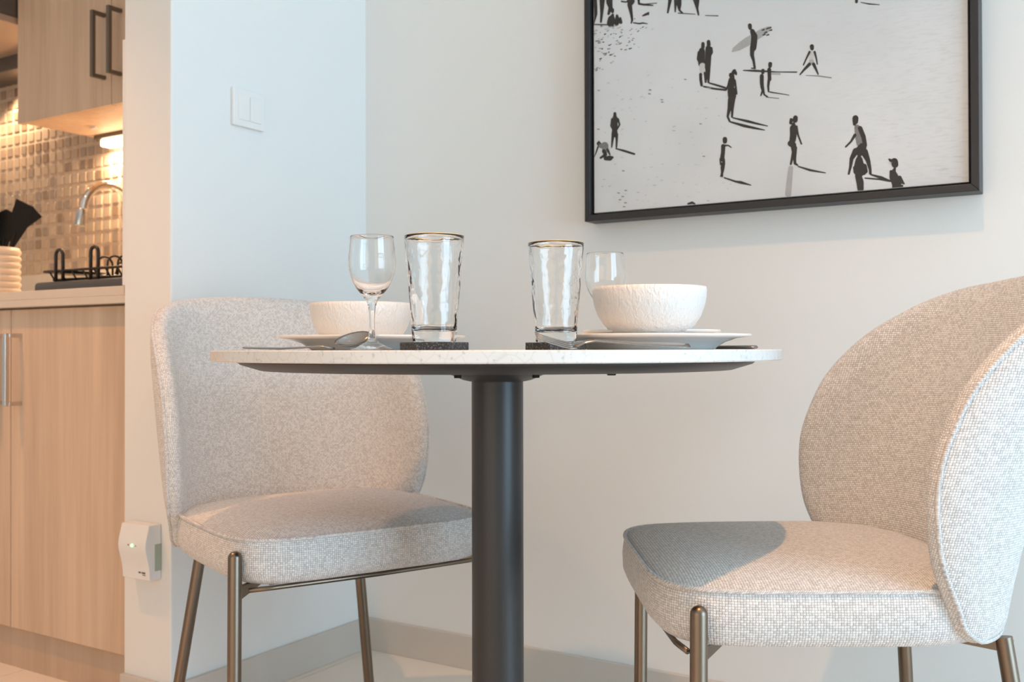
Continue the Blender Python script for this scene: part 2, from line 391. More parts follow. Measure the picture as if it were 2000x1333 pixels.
struct(bx('trim_3', -.158, -.147, -.597, YK - .02, .887, 1.405, M_plast, bevel=.001), 'thin white cladding on the kitchen side of the wall end', 'trim')

ct = thing('countertop', 'long beige stone kitchen worktop over the oak base cabinets', 'worktop', (-1.2, -.3, .85))
def rel(o, par):
    o.parent = par; o.matrix_parent_inverse = Matrix.Translation(-Vector(par.location)); return o
rel(bx('slab', XL, -.158, -.592, YK - .02, .866, .887, M_counter, bevel=.0015), ct)
rel(bx('edge_band', XL, -.149, -.597, -.50, .850, .866, M_counter, bevel=.0015), ct)

def handle(parent, x, yface, z0, z1, mat, name='handle', w=.012, off=.042):
    bm = bmesh.new()
    box(bm, x - w / 2, x + w / 2, yface - off, yface - off + .010, z0, z1)
    box(bm, x - w / 2, x + w / 2, yface - off + .010, yface, z1 - w * .8, z1); box(bm, x - w / 2, x + w / 2, yface - off + .010, yface, z0, z0 + w * .8)
    return build(name, bm, mat, parent, bevel=.001)
def cabinet(label, x0, x1, y0, y1, z0, z1, doors, hand_z, hmat, group=None, plinth=False):
    c = thing('cabinet', label, 'cabinet', ((x0 + x1) / 2, (y0 + y1) / 2, z0), 0, group)
    inv = Matrix.Translation(-c.location)
    def add(o): o.parent = c; o.matrix_parent_inverse = inv; return o
    add(bx('body', x0, x1, y0 + .02, y1, z0, z1, M_wood))
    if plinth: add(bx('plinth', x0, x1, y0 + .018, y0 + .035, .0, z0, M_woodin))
    for (a, b_, hx) in doors:
        d = add(bx('door', a + .0015, b_ - .0015, y0, y0 + .019, z0 - (.0 if plinth else .006), z1 - .004, M_wood, bevel=.001))
        handle(d, hx, y0, hand_z[0], hand_z[1], hmat)
    return c
hx = -.60
cabinet('oak base cabinet under the worktop, nearest the white wall', -.60, -.149, -.573, .02, .10, .85, [(-.60, -.149, -.60 + .040)], (.622, .790), M_steel, plinth=True)
cabinet('oak base cabinet under the worktop, cut off by the left picture edge', -1.05, -.60, -.573, .02, .10, .85, [(-1.05, -.60, -.60 - .040)], (.622, .790), M_steel, plinth=True)
cabinet('oak base cabinet under the worktop at the far kitchen end', -2.595, -1.05, -.573, .02, .10, .85, [(-1.55, -1.05, -1.10), (-2.05, -1.55, -1.6), (-2.595, -2.05, -2.1)], (.622, .790), M_steel, plinth=True)
uc = cabinet('oak wall cabinet with two doors above the splashback', -1.10, -.149, -.252, YK - .008, 1.414, 2.15, [(-1.10, -.669, -.669 - .028), (-.669, -.24, -.669 + .040)], (1.478, 1.656), M_darkhandle)
o = bx('light_rail_clip', -.98, -.955, -.10, -.088, 1.408, 1.414, M_plast, uc); o.matrix_parent_inverse = Matrix.Translation(-uc.location)
cabinet('oak wall cabinet at the far kitchen end beyond the hood', -2.595, -1.74, -.252, YK - .008, 1.70, 2.15, [(-2.17, -1.74, -1.79), (-2.595, -2.17, -2.22)], (1.72, 1.88), M_darkhandle)
# hood
hd = thing('cooker_hood', 'dark metal cooker hood left of the oak wall cabinet', 'cooker hood', (-1.42, -.2, 1.64))
rel(bx('body', -1.735, -1.103, -.43, YK - .008, 1.72, 2.15, M_hood, bevel=.002), hd)
rel(bx('underside_panel', -1.73, -1.105, -.425, -.08, 1.70, 1.72, M_copper, bevel=.002), hd)
lb = rel(bx('light_bar', -1.73, -1.105, -.08, YK - .008, 1.655, 1.72, M_hood, bevel=.003), hd)
bm = bmesh.new(); lathe(bm, [(0, 0), (.022, 0), (.026, .004), (.026, .008), (0, .008)], 24)
for lx in (-1.46, -1.6):
    me_o = build('lamp', bm.copy(), M_lamp, lb, True, loc=(lx, -.02, 1.647)); me_o.matrix_parent_inverse = Matrix.Translation(-hd.location)
spot('hood_lamp_light', (-1.53, -.03, 1.635), (-1.53, -.04, .9), 9, (1, .70, .43), 130, .5, .02)
spot('hood_lamp_light', (-1.75, -.05, 1.60), (-1.75, .0, .9), 3.9, (1, .70, .43), 130, .5, .02)
# under-cabinet lamp
ul = thing('under_cabinet_lamp', 'small bright wedge lamp under the oak wall cabinet, half behind the wall', 'lamp', (-.86, .0, 1.4135))
bm = bmesh.new(); box(bm, -.215, .16, -.020, .028, -.012, 0); build('housing', bm, M_darkhandle, ul, bevel=.002)
bm = bmesh.new(); box(bm, -.190, .15, -.016, .026, -.036, -.0125); build('diffuser', bm, emis('strip_glow', (1, .78, .50), 9), ul, bevel=.006)
area('under_cabinet_light', (-.90, .0, 1.372), (-.90, .0, .9), .3, .04, 6.5, (1, .70, .43))

# tap
tp = thing('kitchen_tap', 'chrome gooseneck kitchen tap in front of the mosaic', 'tap', (-.866, -.03, .887))
bm = bmesh.new(); lathe(bm, [(0, 0), (.027, 0), (.027, .008), (.023, .012), (.023, .09), (.018, .10), (0, .10)], 32); build('base', bm, M_chrome, tp, auto=40)
pts = [(0, 0, .09), (0, 0, .18), (0, 0, .25)]
for k in range(1, 13):
    a = PI * k / 12 * .97; pts.append((0, -.085 + .085 * math.cos(a), .25 + .092 * math.sin(a)))
pts.append((0, -.173, .252))
bm = bmesh.new(); tube(bm, pts, .0115, 16); build('spout', bm, M_chrome, tp, True)
bm = bmesh.new(); tube(bm, [(0, -.173, .262), (0, -.1735, .257), (0, -.1755, .244), (0, -.1800, .218), (0, -.1805, .214)], [.0120, .0140, .0135, .0150, .0135], 20); build('spray_head', bm, M_steel, tp, auto=50)
bm = bmesh.new(); tube(bm, [(.02, 0, .07), (.05, 0, .085), (.085, 0, .12)], [.007, .006, .005], 12); build('lever', bm, M_chrome, tp, True)
# crock and utensils
CK = (-1.012, -.365, .887)
ck = thing('utensil_crock', 'ribbed cream ceramic utensil holder on the worktop', 'utensil holder', (CK[0], CK[1], CK[2]))
prof = [(0, .012), (.052, .012), (.056, .016)]
for k in range(7):
    z = .018 + k * .0178
    for q, dr in ((0, .0), (.25, .004), (.5, .0055), (.75, .004)): prof.append((.0565 + dr, z + q * .0178))
prof += [(.0575, .146), (.053, .147), (.051, .140), (.049, .03), (0, .028)]
bm = bmesh.new(); lathe(bm, prof, 48); build('pot', bm, M_crock, ck, True)
bm = bmesh.new(); lathe(bm, [(0, 0), (.06, 0), (.062, .004), (.062, .010), (0, .010)], 40); build('saucer', bm, M_tray, ck, auto=40)
def utensil(name, label, cat, base, tip, head, tw, thick=.005):
    t = thing(name, label, cat, base, 0, 'black utensils in the ribbed crock')
    B = Vector((0, 0, 0)); Tp = Vector(tip) - Vector(base); d = Tp.normalized()
    side = RT.cross(d).cross(d); side = (RT - d * RT.dot(d)).normalized(); nn = d.cross(side)
    bm = bmesh.new(); tube(bm, [B, B + d * (Tp.length * .45), B + d * (Tp.length * .7)], [.006, .006, .005], 10); build('handle', bm, M_black, t, True)
    bm = bmesh.new(); fr = []; bk = []
    for (a, b_) in head:
        p = B + d * (Tp.length * .66 + a) + side * b_; fr.append(bm.verts.new(p + nn * thick / 2)); bk.append(bm.verts.new(p - nn * thick / 2))
    bm.faces.new(fr); bm.faces.new(bk[::-1])
    for k in range(len(fr)): bm.faces.new((fr[k], fr[(k + 1) % len(fr)], bk[(k + 1) % len(fr)], bk[k]))
    build('head', bm, M_black, t, bevel=.0015)
cb = Vector(CK) + Vector((0, 0, .035))
utensil('turner', 'black slotted turner leaning right in the ribbed crock', 'kitchen utensil', cb + RT * .012, cb + RT * .070 + Vector((0, 0, .220)), [(-.03, -.007), (-.03, .007), (.03, .028), (.070, .060), (.090, .030), (.100, -.022), (.06, -.024), (.0, -.012)], 0)
utensil('serving_spoon', 'black spoon leaning left in the ribbed crock', 'kitchen utensil', cb + RT * -.006 - FW * .012, cb + RT * -.018 + Vector((0, 0, .24)) - FW * .02, [(-.03, -.006), (-.03, .006), (.02, .016), (.06, .026), (.10, .022), (.112, 0), (.10, -.022), (.06, -.028), (.02, -.018)], 0)
utensil('ladle', 'black ladle standing at the back of the ribbed crock', 'kitchen utensil', cb + RT * .004 + FW * .012, cb + RT * .016 + Vector((0, 0, .20)) + FW * .02, [(-.03, -.006), (-.03, .006), (.02, .02), (.05, .026), (.08, .02), (.09, 0), (.08, -.02), (.05, -.026), (.02, -.02)], 0)
# drip tray and dish rack
tr = thing('drip_tray', 'flat dark grey tray under the wire dish rack', 'tray', (-.55, -.36, .887))
bm = bmesh.new(); box(bm, -.078, .30, -.14, .14, 0, .029); build('tray_body', bm, M_tray, tr, bevel=.010, seg=3)
rk = thing('dish_rack', 'black wire dish rack on the worktop beside the wall', 'dish rack', (-.55, -.36, .916))
def wire(pts, r=.0026, nm='wire', closed=False):
    bm = bmesh.new(); tube(bm, pts, r, 6, closed); return build(nm, bm, M_wire, rk, True)
wire([(-.055, -.125, .026), (.28, -.125, .026), (.28, .125, .026), (-.055, .125, .026)], .0032, 'rim', True)
wire([(-.04, -.11, .006), (.27, -.11, .006), (.27, .11, .006), (-.04, .11, .006)], .003, 'lower_rim', True)
for k in range(8):
    x = -.035 + k * .043; wire([(x, -.125, .026), (x, -.11, .004), (x, .11, .004), (x, .125, .026)])
for k in range(6):
    x = .03 + k * .040
    wire([(x, -.04, .004)] + [(x, -.018 - .022 * math.cos(PI * q / 8), .045 + .022 * math.sin(PI * q / 8)) for q in range(9)] + [(x, .004, .004)], .0026, 'plate_prong')
for xx in (.005, .14):
    wire([(xx - .014, -.125, -.0)] + [(xx - .014 * math.cos(PI * q / 8), -.125, .063 + .014 * math.sin(PI * q / 8)) for q in range(9)] + [(xx + .014, -.125, .0)], .0042, 'front_loop')
wire([(-.02, .05, .03), (-.01, .05, .058), (.04, .05, .062), (.16, .05, .062), (.19, .05, .03)], .003)
bm = bmesh.new(); lathe(bm, [(0, 0), (.05, 0), (.066, .004), (.062, .005), (.05, .002), (0, .002)], 32); o = build('cutlery_plate', bm, M_wire, rk, auto=40, loc=(-.02, -.06, .022))

# ------------------------------------------------------------------ fixtures on walls
# emergency lamp box on wall end
def alarm():
    t = thing('alarm_box', 'white curved plastic alarm box with green light on the wall end', 'alarm', (-.0715, -.6, .287))
    H = .111; hw = .0425; prof = []
    for k in range(17):
        s = k / 16; d = .028 + .011 * math.exp(-((s - .62) / .30) ** 2) ; prof.append((d, s * H))
    bm = bmesh.new(); L_, R_ = [], []
    for side, xx in ((L_, -hw), (R_, hw)):
        side.append([bm.verts.new((xx, -.0005, z)) for d, z in prof]); side.append([bm.verts.new((xx, -d, z)) for d, z in prof])
    n = len(prof)
    for i in range(n - 1):
        bm.faces.new((L_[1][i], R_[1][i], R_[1][i + 1], L_[1][i + 1])); bm.faces.new((L_[0][i], R_[0][i], R_[0][i + 1], L_[0][i + 1]))
        bm.faces.new((L_[0][i], L_[1][i], L_[1][i + 1], L_[0][i + 1])); bm.faces.new((R_[0][i], R_[1][i], R_[1][i + 1], R_[0][i + 1]))
    bm.faces.new((L_[0][0], R_[0][0], R_[1][0], L_[1][0])); bm.faces.new((L_[0][-1], R_[0][-1], R_[1][-1], L_[1][-1]))
    build('casing', bm, M_plast, t, bevel=.0015, auto=35)
    bm = bmesh.new(); box(bm, hw - .0005, hw + .0012, -.016, -.001, .018, .072); build('side_label', bm, M_vent, t, bevel=.0004)
    bm = bmesh.new(); bmesh.ops.create_uvsphere(bm, u_segments=16, v_segments=8, radius=.0032); build('green_light', bm, M_led, t, True, loc=(.002, -.0388, .070))['label'] = 'glowing green indicator light'
    bm = bmesh.new(); bmesh.ops.create_uvsphere(bm, u_segments=12, v_segments=6, radius=.0015); build('small_light', bm, M_mark, t, True, loc=(.013, -.0386, .070))
    bm = bmesh.new(); bmesh.ops.create_uvsphere(bm, u_segments=12, v_segments=6, radius=.0018); build('small_light', bm, M_mark, t, True, loc=(-.010, -.0386, .070))
    bm = bmesh.new()
    for (a, b_, z0, z1) in ((.010, .0175, .0135, .0165), (.0195, .031, .0135, .0165), (.022, .031, .0100, .0112)):
        n_ = int((b_ - a) / .0022)
        for k in range(n_): box(bm, a + k * .0022, a + k * .0022 + .0016, -.0297, -.0280, z0, z1)
    build('printed_lettering', bm, M_mark, t)
alarm()
# light switch on left wall
sw = thing('light_switch', 'white double rocker light switch on the white wall', 'light switch', (0, -.3985, 1.277))
bm = bmesh.new(); box(bm, .0003, .009, -.0455, .0455, -.041, .041); build('plate', bm, M_plast, sw, bevel=.002)
for s in (-1, 1):
    bm = bmesh.new(); box(bm, .008, .0115, -.0325 if s < 0 else .0008, -.0008 if s < 0 else .0325, -.027, .027); build('rocker', bm, M_plast, sw, bevel=.001)

# downlights
for i, (x, y, z) in enumerate(DOWN):
    t = thing('downlight', ['recessed ceiling downlight above the round table', 'recessed ceiling downlight above the kitchen floor', 'recessed ceiling downlight in the lounge area'][i], 'ceiling light', (x, y, ZC), 0, 'recessed ceiling downlights')
    bm = bmesh.new(); lathe(bm, [(.042, -.001), (.055, -.001), (.056, -.006), (.046, -.009), (.042, -.006)], 32, True); build('trim_ring', bm, M_plast, t, True)
    bm = bmesh.new(); lathe(bm, [(0, -.004), (.041, -.004), (.041, -.001), (0, -.001)], 32); build('lamp_disc', bm, M_lamp, t)

# ------------------------------------------------------------------ framed print
X0, X1, Z0, Z1 = .650, 1.420, 1.0235, 1.66
pc = thing('framed_print', 'large black framed black and white beach photograph on the wall', 'picture', (0, 0, 0))
fwid = .0135; FD = .050
def frame_side(name, pts):
    bm = bmesh.new(); f_ = [bm.verts.new((x, -FD, z)) for x, z in pts]; b_ = [bm.verts.new((x, -.001, z)) for x, z in pts]
    bm.faces.new(f_); bm.faces.new(b_[::-1])
    for k in range(4): bm.faces.new((f_[k], f_[(k + 1) % 4], b_[(k + 1) % 4], b_[k]))
    return build(name, bm, M_frame, pc, bevel=.0012)
a = fwid
frame_side('frame_rail', [(X0, Z0), (X1, Z0), (X1 - a, Z0 + a), (X0 + a, Z0 + a)])
frame_side('frame_rail', [(X0, Z1), (X1, Z1), (X1 - a, Z1 - a), (X0 + a, Z1 - a)])
frame_side('frame_rail', [(X0, Z0), (X0 + a, Z0 + a), (X0 + a, Z1 - a), (X0, Z1)])
frame_side('frame_rail', [(X1, Z0), (X1 - a, Z0 + a), (X1 - a, Z1 - a), (X1, Z1)])
bx('backing', X0 + a, X1 - a, -.012, -.002, Z0 + a, Z1 - a, M_frame, pc)
g = .0045; CY = -.040
bx('canvas', X0 + a + g, X1 - a - g, CY, -.012, Z0 + a + g, Z1 - a - g, M_canvas, pc, bevel=.001)
CX0, CX1, CZ0, CZ1 = X0 + a + g, X1 - a - g, Z0 + a + g, Z1 - a - g
ink = bmesh.new(); level = [0]
def flat(poly, mi, lift=None):
    pts = []
    for px, py in poly:
        p = on_y(px, py, CY); pts.append((min(max(p.x, CX0 + .001), CX1 - .001), min(max(p.z, CZ0 + .001), CZ1 - .001)))
    level[0] += 1; y = CY - .0002 - .0000008 * level[0]
    vs = [ink.verts.new((x, y, z)) for x, z in pts]
    try: f = ink.faces.new(vs); f.material_index = mi
    except ValueError: pass
def stroke(pts, mi=0):                     # tapered brush stroke, (px, py, radius) in photo pixels, mapped onto the flat print
    for (x0, y0, r0), (x1, y1, r1) in zip(pts, pts[1:]):
        dx, dy = x1 - x0, y1 - y0; L = math.hypot(dx, dy) or 1; a0 = math.atan2(dy, dx)
        poly = []
        for k in range(7): t = a0 + PI / 2 + PI * k / 6; poly.append((x0 + r0 * math.cos(t), y0 + r0 * math.sin(t)))
        for k in range(7): t = a0 - PI / 2 + PI * k / 6; poly.append((x1 + r1 * math.cos(t), y1 + r1 * math.sin(t)))
        flat(poly, mi)
def A(X, Y): return (1130 + X * .3302, Y * .3302)        # zoom-crop coordinates -> photo
def B(X, Y): return (1500 + X * .33, Y * .33)
def st(fn, pts, mi=0): stroke([(*fn(x, y), r * .33) for x, y, r in pts], mi)
def blob(fn, pts, mi=0): flat([fn(*p) for p in pts], mi)
# standing woman at left and crouching child
st(A, [(215, 672, 9), (215, 688, 10), (210, 702, 8)]); st(A, [(215, 700, 16), (215, 740, 17), (214, 765, 15), (213, 795, 19)]); st(A, [(198, 705, 6), (192, 745, 5), (205, 770, 5)]); st(A, [(233, 705, 7), (243, 738, 5), (228, 765, 5)])
st(A, [(205, 795, 10), (200, 835, 7), (196, 872, 4)]); st(A, [(225, 795, 10), (226, 830, 7), (224, 872, 5)]); st(A, [(222, 880, 4), (270, 893, 7), (330, 912, 6)])
st(A, [(120, 850, 13), (128, 862, 12)]); st(A, [(130, 865, 12), (155, 862, 22), (160, 890, 18)], 1); st(A, [(115, 870, 5), (105, 900, 4), (93, 925, 4)]); st(A, [(150, 895, 12), (160, 915, 10), (130, 935, 6)]); st(A, [(160, 938, 12), (185, 936, 16), (200, 932, 8)]); st(A, [(172, 885, 8), (185, 915, 5)])
# couple
st(A, [(736, 258, 10), (736, 278, 11)]); st(A, [(730, 300, 18), (726, 340, 22), (728, 378, 20)]); st(A, [(712, 310, 8), (706, 350, 7), (720, 378, 7)]); st(A, [(733, 390, 18), (735, 430, 17)], 3); st(A, [(722, 440, 9), (723, 470, 9), (728, 505, 8)]); st(A, [(745, 430, 5), (750, 488, 4)])
st(A, [(769, 247, 11), (770, 265, 12)]); st(A, [(768, 285, 17), (768, 320, 19), (766, 360, 18), (764, 400, 17)]); st(A, [(785, 285, 8), (791, 310, 5), (778, 335, 5)]); st(A, [(760, 410, 10), (754, 485, 5)]); st(A, [(771, 410, 10), (768, 488, 6)])
st(A, [(740, 512, 5), (800, 525, 6), (870, 533, 6)]); st(A, [(775, 492, 5), (820, 505, 6), (868, 520, 6)])
# surfer with board
blob(A, [(905, 310), (912, 285), (945, 255), (985, 225), (1030, 200), (1080, 170), (1120, 157), (1140, 157), (1135, 178), (1110, 205), (1060, 235), (1000, 275), (950, 300)], 2)
for (x, y) in ((1085, 180), (1110, 172), (1100, 195), (1125, 168), (1112, 210), (1130, 182), (1090, 208)): st(A, [(x, y, 3), (x + 12, y - 5, 5)], 0)
st(A, [(1013, 150, 12), (1015, 166, 11)]); st(A, [(1028, 185, 14), (1040, 215, 19), (1038, 250, 19), (1033, 285, 19)]); st(A, [(1028, 290, 14), (1026, 325, 12), (1036, 360, 8), (1042, 400, 7)]); st(A, [(1024, 404, 4), (1046, 406, 4)])
st(A, [(975, 417, 3), (1040, 419, 7), (1120, 423, 5), (1180, 426, 3), (1290, 427, 4)]); st(A, [(1130, 436, 6), (1190, 438, 6)], 2)
# bikini woman
st(A, [(922, 420, 11), (915, 432, 12)]); st(A, [(930, 430, 8), (932, 440, 6)]); st(A, [(899, 440, 9), (896, 448, 7)]); st(A, [(908, 450, 14), (908, 485, 17), (905, 520, 16)]); st(A, [(895, 470, 7), (885, 510, 7), (872, 532, 6)]); st(A, [(925, 475, 6), (930, 515, 6), (935, 555, 6)]); st(A, [(905, 535, 24), (908, 570, 25)]); st(A, [(900, 590, 17), (893, 640, 12), (882, 690, 7), (894, 718, 6)]); st(A, [(915, 580, 14), (910, 640, 9), (908, 692, 6)])
st(A, [(915, 698, 4), (1000, 718, 8), (1060, 733, 6), (1118, 746, 3)]); st(A, [(900, 722, 5), (980, 745, 9), (1040, 758, 7), (1100, 770, 3)])
# two kids
st(A, [(1091, 418, 11), (1090, 430, 10)]); st(A, [(1084, 450, 12), (1084, 490, 12), (1086, 510, 11)]); st(A, [(1084, 515, 9), (1090, 535, 7), (1078, 566, 4)]); st(A, [(1090, 515, 8), (1098, 560, 5), (1118, 573, 4)]); st(A, [(1110, 575, 2), (1185, 583, 2)])
st(A, [(1134, 378, 12), (1133, 392, 11)]); st(A, [(1128, 412, 12), (1129, 445, 11), (1130, 470, 11)]); st(A, [(1126, 475, 9), (1122, 510, 7), (1124, 542, 5)]); st(A, [(1132, 545, 4), (1245, 563, 2)])
# boy pointing
st(A, [(866, 824, 14), (866, 838, 13)]); st(A, [(856, 865, 13), (855, 900, 12), (850, 935, 13)]); st(A, [(866, 862, 6), (885, 860, 4), (902, 872, 4)]); st(A, [(850, 945, 17), (852, 972, 16)]); st(A, [(856, 985, 10), (852, 1015, 8), (842, 1045, 5)]); st(A, [(848, 990, 8), (850, 1045, 6)]); st(A, [(862, 1052, 4), (930, 1075, 6), (960, 1080, 9), (1020, 1096, 3)])
# walking girl in white, top right
st(B, [(260, 275, 13), (261, 288, 11)]); st(B, [(262, 312, 14), (258, 345, 12), (258, 362, 15)], 3); st(B, [(246, 308, 7), (228, 345, 5), (210, 385, 4)]); st(B, [(276, 308, 7), (286, 345, 5), (292, 380, 4)]); st(B, [(258, 365, 14), (262, 372, 12)], 2); st(B, [(246, 380, 10), (215, 412, 7), (190, 442, 4)]); st(B, [(270, 380, 10), (285, 412, 7), (297, 440, 4)]); st(B, [(225, 447, 2), (300, 450, 3), (375, 461, 3)], 1)
# ponytail woman
st(B, [(163, 697, 14), (160, 712, 16)]); st(B, [(137, 708, 9), (135, 728, 10)]); st(B, [(152, 735, 10), (150, 760, 21), (150, 800, 20), (146, 830, 19)]); st(B, [(168, 750, 8), (178, 800, 6), (198, 852, 5)]); st(B, [(135, 850, 19), (150, 858, 18)]); st(B, [(152, 870, 17), (155, 900, 14), (143, 940, 8), (135, 972, 6)]); st(B, [(160, 875, 13), (158, 940, 9), (160, 968, 8), (175, 978, 5)])
st(B, [(180, 986, 4), (250, 1008, 7), (340, 1024, 3)]); st(B, [(135, 995, 14), (128, 1060, 16), (120, 1150, 18)], 2)
# big walking man
st(B, [(518, 700, 18), (517, 720, 17), (512, 735, 10)]); st(B, [(528, 755, 17), (540, 800, 26), (552, 850, 28)], 1); st(B, [(545, 760, 14), (565, 810, 14), (575, 860, 12)]); st(B, [(515, 800, 9), (490, 840, 6), (460, 870, 5)]); st(B, [(560, 870, 24), (545, 895, 30)]); st(B, [(520, 895, 19), (495, 940, 12), (488, 990, 8), (478, 1030, 6)]); st(B, [(570, 900, 22), (592, 950, 14), (604, 1000, 9), (606, 1028, 8)]); st(B, [(612, 1035, 5), (670, 1052, 9), (724, 1072, 5)]); st(B, [(575, 1055, 4), (660, 1062, 5), (720, 1074, 4)])
# child before him, seated girl
st(B, [(540, 920, 9), (540, 950, 22), (540, 980, 30)]); st(B, [(515, 995, 12), (525, 1015, 20), (550, 1020, 24)]); st(B, [(570, 985, 16), (582, 1015, 9), (570, 1030, 7)]); st(B, [(535, 1040, 20), (545, 1080, 22), (548, 1120, 19)], 0)
st(B, [(748, 958, 22), (752, 975, 20)]); st(B, [(725, 950, 9), (718, 944, 6)]); st(B, [(750, 1000, 8), (742, 1020, 14)]); st(B, [(742, 1030, 21), (752, 1060, 27), (762, 1090, 28)], 0); st(B, [(728, 1015, 8), (725, 1050, 6), (730, 1075, 5)]); st(B, [(780, 1050, 10), (795, 1080, 10), (805, 1088, 5)])
blob(B, [(735, 1122), (735, 1100), (760, 1095), (800, 1095), (800, 1117)])
# top edge people
def Cc(X, Y): return (1140 + X * .0825, Y * .0825)
def sc(pts, mi=0): stroke([(*Cc(x, y), r * .0825) for x, y, r in pts], mi)
sc([(250, -300, 60), (260, 0, 55), (280, 150, 45), (290, 330, 38), (230, 560, 25)], 0); sc([(440, -300, 70), (440, 0, 65), (430, 300, 38), (410, 520, 25)]); sc([(610, -300, 80), (610, 60, 75), (640, 180, 50), (590, 330, 30)]); sc([(680, 235, 45), (685, 280, 35)]); sc([(690, 350, 30), (660, 450, 85), (640, 550, 90)]); sc([(790, 370, 30), (800, 470, 60), (780, 550, 60)]); sc([(870, 430, 25), (880, 530, 40)]); sc([(200, 590, 14), (700, 590, 14)])
sc([(1090, -250, 80), (1120, 30, 90), (1090, 120, 55), (1130, 330, 35), (1150, 480, 26), (1125, 550, 14)]); sc([(900, 35, 20), (1000, 50, 16), (1090, 10, 25)]); sc([(1200, 440, 8), (1215, 450, 8)]); sc([(1300, -30, 30), (1310, 90, 25), (1420, 110, 25), (1640, 130, 14)]); sc([(1420, 100, 12), (1730, 75, 10)]); sc([(1400, 375, 16), (1480, 340, 30), (1540, 300, 16), (1530, 350, 16)]); sc([(1180, 540, 14), (1320, 562, 18), (1400, 545, 18), (1510, 565, 10)])
st(A, [(545, -30, 14), (540, 10, 10), (528, 75, 5)]); st(A, [(575, -30, 12), (572, 70, 4)]); st(A, [(592, -30, 18), (595, 30, 14), (597, 60, 6), (615, 78, 5)]); st(A, [(590, 78, 3), (690, 84, 2)]); st(A, [(692, -30, 24), (698, 10, 17), (702, 50, 7), (710, 88, 5)]); st(A, [(750, 92, 2), (825, 94, 3)])
st(B, [(524, -20, 10), (524, 12, 8)]); st(B, [(550, 14, 2), (600, 24, 4), (660, 28, 2)]); st(A, [(648, 1206, 5), (672, 1200, 8), (688, 1207, 5)])
st(A, [(120, 835, 3), (126, 850, 3)])
for sx in range(14):                         # soft ripples of sand and wet shoreline
    pass
for k in range(330):                         # trampled sand, upper left
    X = R.uniform(80, 470); Y = R.uniform(150, 430)
    if (X - 80) / 400 + (Y - 150) / 330 > R.uniform(.2, 1.15): continue
    r = R.uniform(1.2, 4.2); ang = R.uniform(-.7, .1); l = R.uniform(3, 14); st(A, [(X, Y, r), (X + l * math.cos(ang), Y + l * math.sin(ang), r * .7)], R.choice((1, 1, 2, 0)) if Y > 200 else R.choice((2, 2, 1)))
for k in range(120):
    X = R.uniform(90, 900); Y = R.uniform(420, 1240); r = R.uniform(.8, 2.2); l = R.uniform(3, 18); st(A, [(X, Y, r), (X + l, Y + R.uniform(-3, 2), r * .7)], R.choice((2, 2, 3, 3)))
for (x, y) in ((237, 1142), (262, 1163), (245, 1182), (278, 1200), (270, 1223), (493, 590), (496, 604), (420, 555), (424, 532), (742, 925), (632, 470), (722, 733), (118, 765), (120, 535), (265, 1011), (280, 1127)):
    st(A, [(x - 5, y, 3), (x + 6, y + 1, 2.5)], 1)
for k in range(14):
    Y = R.uniform(560, 1050); X = R.uniform(650, 1120); st(B, [(X, Y, 1), (X + R.uniform(20, 60), Y + R.uniform(-4, 3), 1)], 3)
o = build('printed_figures', ink, [M_ink, M_inkmid, M_inklight, M_inkpale], pc); o['kind'] = 'stuff'
o['kind'] = 'stuff'

# ------------------------------------------------------------------ round table
TC = W(-.0214, 1.445)
TZ = .750
tb = thing('dining_table', 'round white speckled stone dining table on a black pedestal', 'table', (TC.x, TC.y, 0))
bm = bmesh.new(); lathe(bm, [(0, TZ - .0145), (.3985, TZ - .0145), (.400, TZ - .013), (.400, TZ - .0012), (.3988, TZ), (0, TZ)], 160); build('tabletop', bm, M_top, tb, auto=40)
bm = bmesh.new(); lathe(bm, [(0, TZ - .0145), (.3640, TZ - .0145), (.3645, TZ - .0165), (.361, TZ - .0195), (.335, TZ - .0275), (.325, TZ - .028), (0, TZ - .028)], 128); build('under_plate', bm, M_blackmetal, tb, auto=25)
bm = bmesh.new(); lathe(bm, [(0, TZ - .0285), (.078, TZ - .0285), (.078, TZ - .030), (.072, TZ - .034), (.050, TZ - .0435), (.041, TZ - .0455), (0, TZ - .0455)], 96); build('mounting_flange', bm, M_blackmetal, tb, auto=30)
bm = bmesh.new(); lathe(bm, [(0, .03), (.0375, .03), (.0375, TZ - .0455), (0, TZ - .0455)], 96); build('column', bm, M_blackmetal, tb, auto=40)
bm = bmesh.new(); lathe(bm, [(0, .0), (.25, 0), (.25, .006), (.245, .009), (.06, .022), (.045, .034), (0, .034)], 128); build('base', bm, M_blackmetal, tb, auto=30)
for (u, d) in ((-.055, -.050), (.055, .05), (-.05, .055), (.055, -.045)):
    q = RT * u + FW * d; bm = bmesh.new(); lathe(bm, [(0, TZ - .0395), (.005, TZ - .0395), (.0052, TZ - .038), (.0052, TZ - .034), (0, TZ - .034)], 16); build('screw', bm, M_black, tb, auto=40, loc=(q.x, q.y, 0))
q = RT * .155 - FW * .11; bm = bmesh.new(); lathe(bm, [(0, TZ - .0345), (.0055, TZ - .0345), (.0065, TZ - .0325), (.0065, TZ - .028), (0, TZ - .028)], 20); build('stud', bm, M_black, tb, auto=40, loc=(q.x, q.y, 0))

